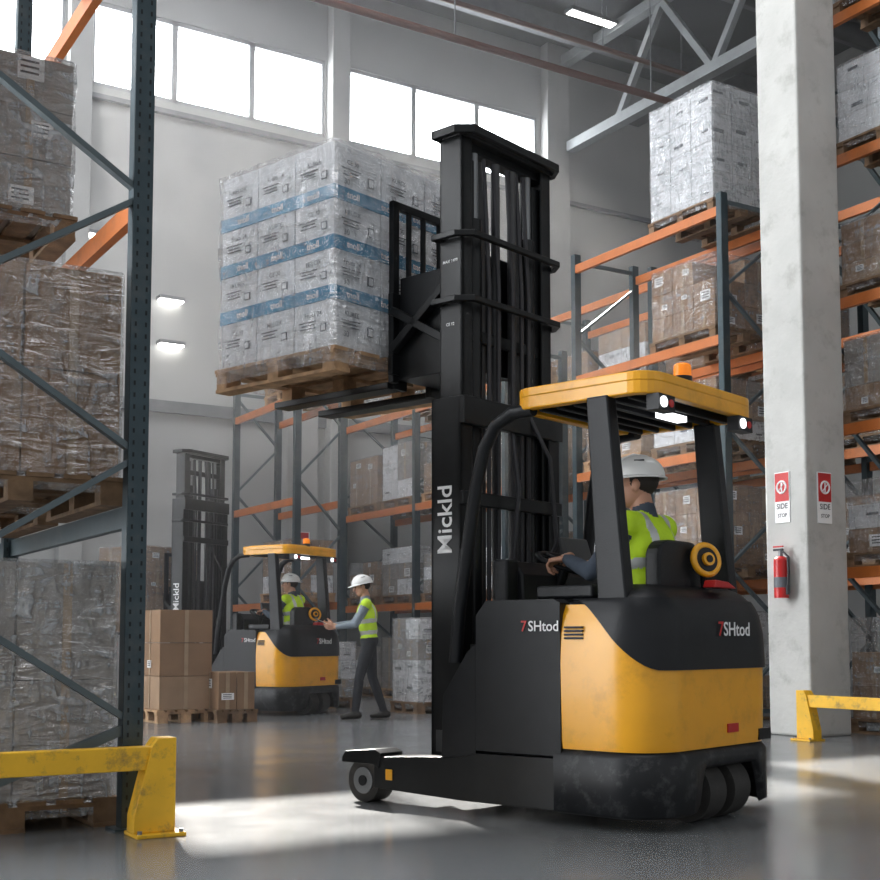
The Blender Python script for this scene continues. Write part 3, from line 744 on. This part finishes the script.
def person(name,loc,rotz,J,scale=1,head_yaw=0,head_pitch=0,shirt=SHIRT,hands=None):
    E=empty(name,loc,rotz,scale)
    pel=Vector(J['pelvis']);che=Vector(J['chest']);nk=Vector(J['neck'])
    sp=(nk-pel).normalized()
    Rs=Vector((0,0,1)).rotation_difference(sp).to_matrix()
    P=[]
    P.append(('ell',tuple(pel),(.165,.115,.12),Rs,3))
    P.append(('ell',tuple(lerp(pel,che,.5)),(.155,.115,.17),Rs,1))
    P.append(('ell',tuple(che),(.185,.130,.185),Rs,1))
    P.append(('cap',J['shL'],J['shR'],.072,.072,1))
    P.append(('cap',tuple(nk),tuple(nk+Vector((0,.015,.09))),.057,.052,0))
    P.append(('cap',tuple(nk+Vector((0,0,-.03))),tuple(nk+Vector((0,0,.02))),.075,.062,2))
    for s in 'LR':
        sh,el,wr=J['sh'+s],J['el'+s],J['wr'+s]
        P.append(('cap',sh,lerp(sh,el,.25),.064,.056,2)); P.append(('cap',lerp(sh,el,.25),el,.056,.044,2))
        P.append(('cap',el,lerp(el,wr,.35),.045,.042,2)); P.append(('cap',lerp(el,wr,.35),lerp(el,wr,.88),.042,.033,2)); P.append(('cap',lerp(el,wr,.85),wr,.028,.026,0))
        hp,kn,an=J['hp'+s],J['kn'+s],J['an'+s]
        P.append(('cap',hp,lerp(hp,kn,.5),.092,.078,3)); P.append(('cap',lerp(hp,kn,.5),kn,.078,.060,3))
        P.append(('cap',kn,lerp(kn,an,.35),.060,.060,3)); P.append(('cap',lerp(kn,an,.35),lerp(kn,an,.92),.060,.048,3))
        P.append(('cap',lerp(kn,an,.85),an,.045,.045,4))
        f=Vector(J.get('ft'+s,(0,1,0))).normalized(); a=Vector(an)
        P.append(('cap',tuple(a+Vector((0,0,-.03))-f*.04),tuple(a+f*.05+Vector((0,0,-.035))),.045,.045,4)); P.append(('cap',tuple(a+f*.05+Vector((0,0,-.035))),tuple(a+f*.15+Vector((0,0,-.048))),.042,.034,4))
    pl=np.array(pel); spn=np.array(sp); Ltot=(nk-pel).length
    def post(C,idx):
        t=(C-pl)@spn/Ltot; idx=idx.copy()
        v=idx==1
        for lo,hi in ((.14,.24),(.42,.52)): idx[v&(t>lo)&(t<hi)]=5
        lat=np.abs((C-np.array(che))[:,0]); idx[v&(t>.52)&(lat>.075)&(lat<.115)]=5
        idx[(idx==3)&(t>.02)&(np.abs((C-pl)[:,0])<.2)&(np.linalg.norm(C-pl,axis=1)<.22)&(t>.06)]=1
        return idx
    remesh_obj('body',P,.011,[SKIN,VEST,shirt,PANTS,BOOT,REFL],E,post)
    H=Vector(J['head']); Rh=Euler((math.radians(head_pitch),0,math.radians(head_yaw)),'XYZ').to_matrix()
    def h(p): return tuple(H+Rh@Vector(p))
    Q=[('ell',h((0,-.012,.03)),(.078,.095,.092),Rh,1),('ell',h((0,.015,-.03)),(.068,.080,.085),Rh,0),('ell',h((0,.045,-.075)),(.045,.045,.038),Rh,0),
       ('ell',h((0,.035,.02)),(.070,.066,.06),Rh,0),
       ('cap',h((0,.095,.012)),h((0,.116,-.022)),.010,.015,0),('cap',h((-.035,.092,.032)),h((.035,.092,.032)),.012,.012,0),
       ('ell',h((-.078,-.0,-.008)),(.012,.02,.032),Rh,0),('ell',h((.078,-.0,-.008)),(.012,.02,.032),Rh,0),
       ('cap',h((-.02,.094,-.056)),h((.02,.094,-.056)),.0075,.0075,2),
       ('ell',h((-.03,.088,.010)),(.014,.01,.009),Rh,3),('ell',h((.03,.088,.010)),(.014,.01,.009),Rh,3),
       ('cap',h((0,-.01,-.06)),h((0,-.02,-.13)),.052,.054,0)]
    remesh_obj('head',Q,.0055,[SKIN,HAIR,LIP,EYE],E,None,1)
    mb=MB(); T=Matrix.Translation(H)@Rh.to_4x4()
    mb.ball((0,-.005,.045),(.110,.133,.110),HELM,32,18,z0=-.05,T=T)
    n=32; vs=[];
    for k in range(n):
        a=2*math.pi*k/n; fr=max(0,math.sin(a)); ex=.014+.045*fr**2
        vs.append((math.cos(a)*.108,-.005+math.sin(a)*.131,.046)); vs.append((math.cos(a)*(.108+ex*.7),-.005+math.sin(a)*(.131+ex),.036-.008*fr)); vs.append((math.cos(a)*(.108+ex*.7),-.005+math.sin(a)*(.131+ex),.030-.008*fr)); vs.append((math.cos(a)*.105,-.005+math.sin(a)*.125,.034))
    fs=[]
    for k in range(n):
        q=(k+1)%n
        for e in range(4): fs.append((4*k+e,4*q+e,4*q+(e+1)%4,4*k+(e+1)%4))
    mb.add(vs,fs,HELM,True,T)
    mb.prism([(-.10,.10),(-.05,.15),(.02,.163),(.08,.14),(.10,.11),(.08,.10),(-.05,.10)],'x',-.016,.016,HELM,T)
    for s in (-1,1): mb.box(s*.078,-.02,.118,.012,.05,.008,DGREY,T)
    mb.build('helmet',E,recalc='merge')
    for s,(w,d,nn,t,curl) in (hands or {}).items():
        w=Vector(w);d=Vector(d).normalized();nn=(Vector(nn)-d*Vector(nn).dot(d)).normalized();t=Vector(t); t=(t-d*t.dot(d)-nn*t.dot(nn)).normalized()
        R=[]
        offs=(.030,.010,-.010,-.029); Ls=(.040,.045,.042,.033); rr_=(.0092,.0095,.009,.0082)
        R.append(('cap',tuple(w-d*.03),tuple(w+d*.012),.026,.022,0))
        for o_,L,r in zip(offs,Ls,rr_):
            kn=w+d*(.088-abs(o_-.008)*.25)+t*o_
            R.append(('cap',tuple(w+d*.01+t*o_*.55),tuple(kn),.014,.0125,0))
            p=kn;a=0
            for q,(f,ang) in enumerate(((1,curl[0]),(.62,curl[1]),(.48,curl[2]))):
                a+=math.radians(ang); dr=d*math.cos(a)+nn*math.sin(a); p2=p+dr*L*f; R.append(('cap',tuple(p),tuple(p2),r*(1-.08*q),r*(.92-.08*q),0)); p=p2
        b0=w+d*.022+t*.02; b1=b0+(t*.75+d*.55+nn*.25).normalized()*.042; b2=b1+(d*.8+t*.25+nn*.5).normalized()*.03; b3=b2+(d*.8+nn*.6).normalized()*.024
        R+= [('cap',tuple(b0),tuple(b1),.015,.012,0),('cap',tuple(b1),tuple(b2),.0115,.0105,0),('cap',tuple(b2),tuple(b3),.0105,.009,0)]
        remesh_obj('hand_'+('left' if s=='L' else 'right'),R,.0038,[SKIN],E,None,1)
    return E
Jsit=dict(pelvis=(0,.42,1.13),chest=(0,.42,1.42),neck=(0,.44,1.60),head=(0,.475,1.755),
  shL=(-.165,.43,1.545),shR=(.165,.43,1.545),elL=(-.27,.58,1.31),elR=(.27,.60,1.31),wrL=(-.185,.79,1.395),wrR=(.13,.79,1.395),
  hpL=(-.09,.46,1.12),hpR=(.09,.46,1.12),knL=(-.14,.83,1.11),knR=(.14,.83,1.11),anL=(-.14,.86,.67),anR=(.14,.86,.67))
hs={'L':((-.185,.79,1.395),(.12,1,-.12),(0,-.1,-1),(1,0,0),(38,62,50)),'R':((.13,.79,1.395),(-.05,1,-.12),(0,-.1,-1),(-1,0,0),(38,62,50))}
person('forklift_operator',loc2w(TL,TR,-.06,-.065,-.128),TR,Jsit,1.07,head_yaw=24,hands=hs)
person('forklift_operator',BL,BR,Jsit,.93,head_yaw=25,hands=hs)
Jst=dict(pelvis=(0,0,.97),chest=(0,.03,1.28),neck=(0,.05,1.47),head=(0,.09,1.63),
  shL=(-.17,.04,1.41),shR=(.17,.04,1.41),elL=(-.21,.17,1.16),elR=(.22,.20,1.18),wrL=(-.13,.42,1.13),wrR=(.12,.44,1.16),
  hpL=(-.09,0,.93),hpR=(.09,0,.93),knL=(-.10,.12,.51),knR=(.10,-.04,.51),anL=(-.10,.17,.083),anR=(.11,-.19,.083))
hst={'L':((-.13,.42,1.13),(.15,1,.05),(.9,0,.4),(0,0,1),(20,35,30)),'R':((.12,.44,1.16),(-.15,1,.05),(-.9,0,.4),(0,0,1),(25,40,30))}
pE=person('warehouse_worker',(6.96,13.05,0),math.radians(62),Jst,.95,head_yaw=8,head_pitch=-12,shirt=SHIRTG,hands=hst)
mb=MB(); T=Matrix.Translation((0,.53,1.17))@Euler((math.radians(25),0,0)).to_matrix().to_4x4()
mb.box(0,0,0,.24,.32,.008,DGREY,T); mb.box(0,-.01,.006,.21,.28,.003,WHITE,T); mb.box(0,.14,.01,.08,.03,.014,GREY,T)
mb.build('clipboard',pE)

# ------------------------------------------------------------------ dusty air at the back of the hall
hm=bpy.data.materials.new('dusty_air'); hm.use_nodes=True; nt=hm.node_tree; nt.nodes.remove(nt.nodes['Principled BSDF'])
vs_=nt.nodes.new('ShaderNodeVolumeScatter'); vs_.inputs['Density'].default_value=.0075; vs_.inputs['Anisotropy'].default_value=.35; vs_.inputs['Color'].default_value=(.97,.98,1,1)
nt.links.new(vs_.outputs[0],nt.nodes['Material Output'].inputs['Volume'])
mb=MB(); mb.bb(-2,19.5,9.0,19.95,.02,12.5,hm); mb.build('dusty_air')

# ------------------------------------------------------------------ light
w=bpy.data.worlds.new('w'); scene.world=w; w.use_nodes=True
NT=w.node_tree; bg=NT.nodes['Background']; bg.inputs[0].default_value=(.94,.97,1,1)
tc=NT.nodes.new('ShaderNodeTexCoord'); sp=NT.nodes.new('ShaderNodeSeparateXYZ'); NT.links.new(tc.outputs['Generated'],sp.inputs[0])
mr=NT.nodes.new('ShaderNodeMapRange'); mr.interpolation_type='SMOOTHSTEP'; mr.inputs['From Min'].default_value=0.0; mr.inputs['From Max'].default_value=.5
mr.inputs['To Min'].default_value=.52; mr.inputs['To Max'].default_value=14.0
NT.links.new(sp.outputs['Y'],mr.inputs['Value']); NT.links.new(mr.outputs['Result'],bg.inputs[1])
sd_=bpy.data.lights.new('sun','SUN'); sd_.energy=26; sd_.angle=math.radians(.8); sd_.color=(1,.95,.88)
so=bpy.data.objects.new('sun',sd_); scene.collection.objects.link(so); so.location=(20,30,25)
so.rotation_euler=Vector((-3.4,-14.1,-10.8)).to_track_quat('-Z','Y').to_euler()
def area(loc,size,sy,e,rot=(0,0,0),col=(.98,.98,1)):
    l=bpy.data.lights.new('overhead_fill','AREA'); l.shape='RECTANGLE'; l.size=size; l.size_y=sy; l.energy=e; l.color=col  # added fill light below the closed ceiling, no roof opening modelled
    o=bpy.data.objects.new('overhead_fill',l); scene.collection.objects.link(o); o.location=loc; o.rotation_euler=rot
area((4.5,15,12.5),6,6,820); area((4.5,4,12.5),5,5,360)

cam=bpy.data.cameras.new('camera'); co=bpy.data.objects.new('camera',cam); scene.collection.objects.link(co)
co.location=(0,0,.92); co.rotation_euler=(math.radians(94.5),0,math.radians(-31.3))
cam.sensor_width=36; cam.lens=1250/880*36; cam.shift_y=102/880; cam.clip_end=200
scene.camera=co
scene.view_settings.view_transform='Standard'
scene.view_settings.look='None'
scene.view_settings.exposure=0.15
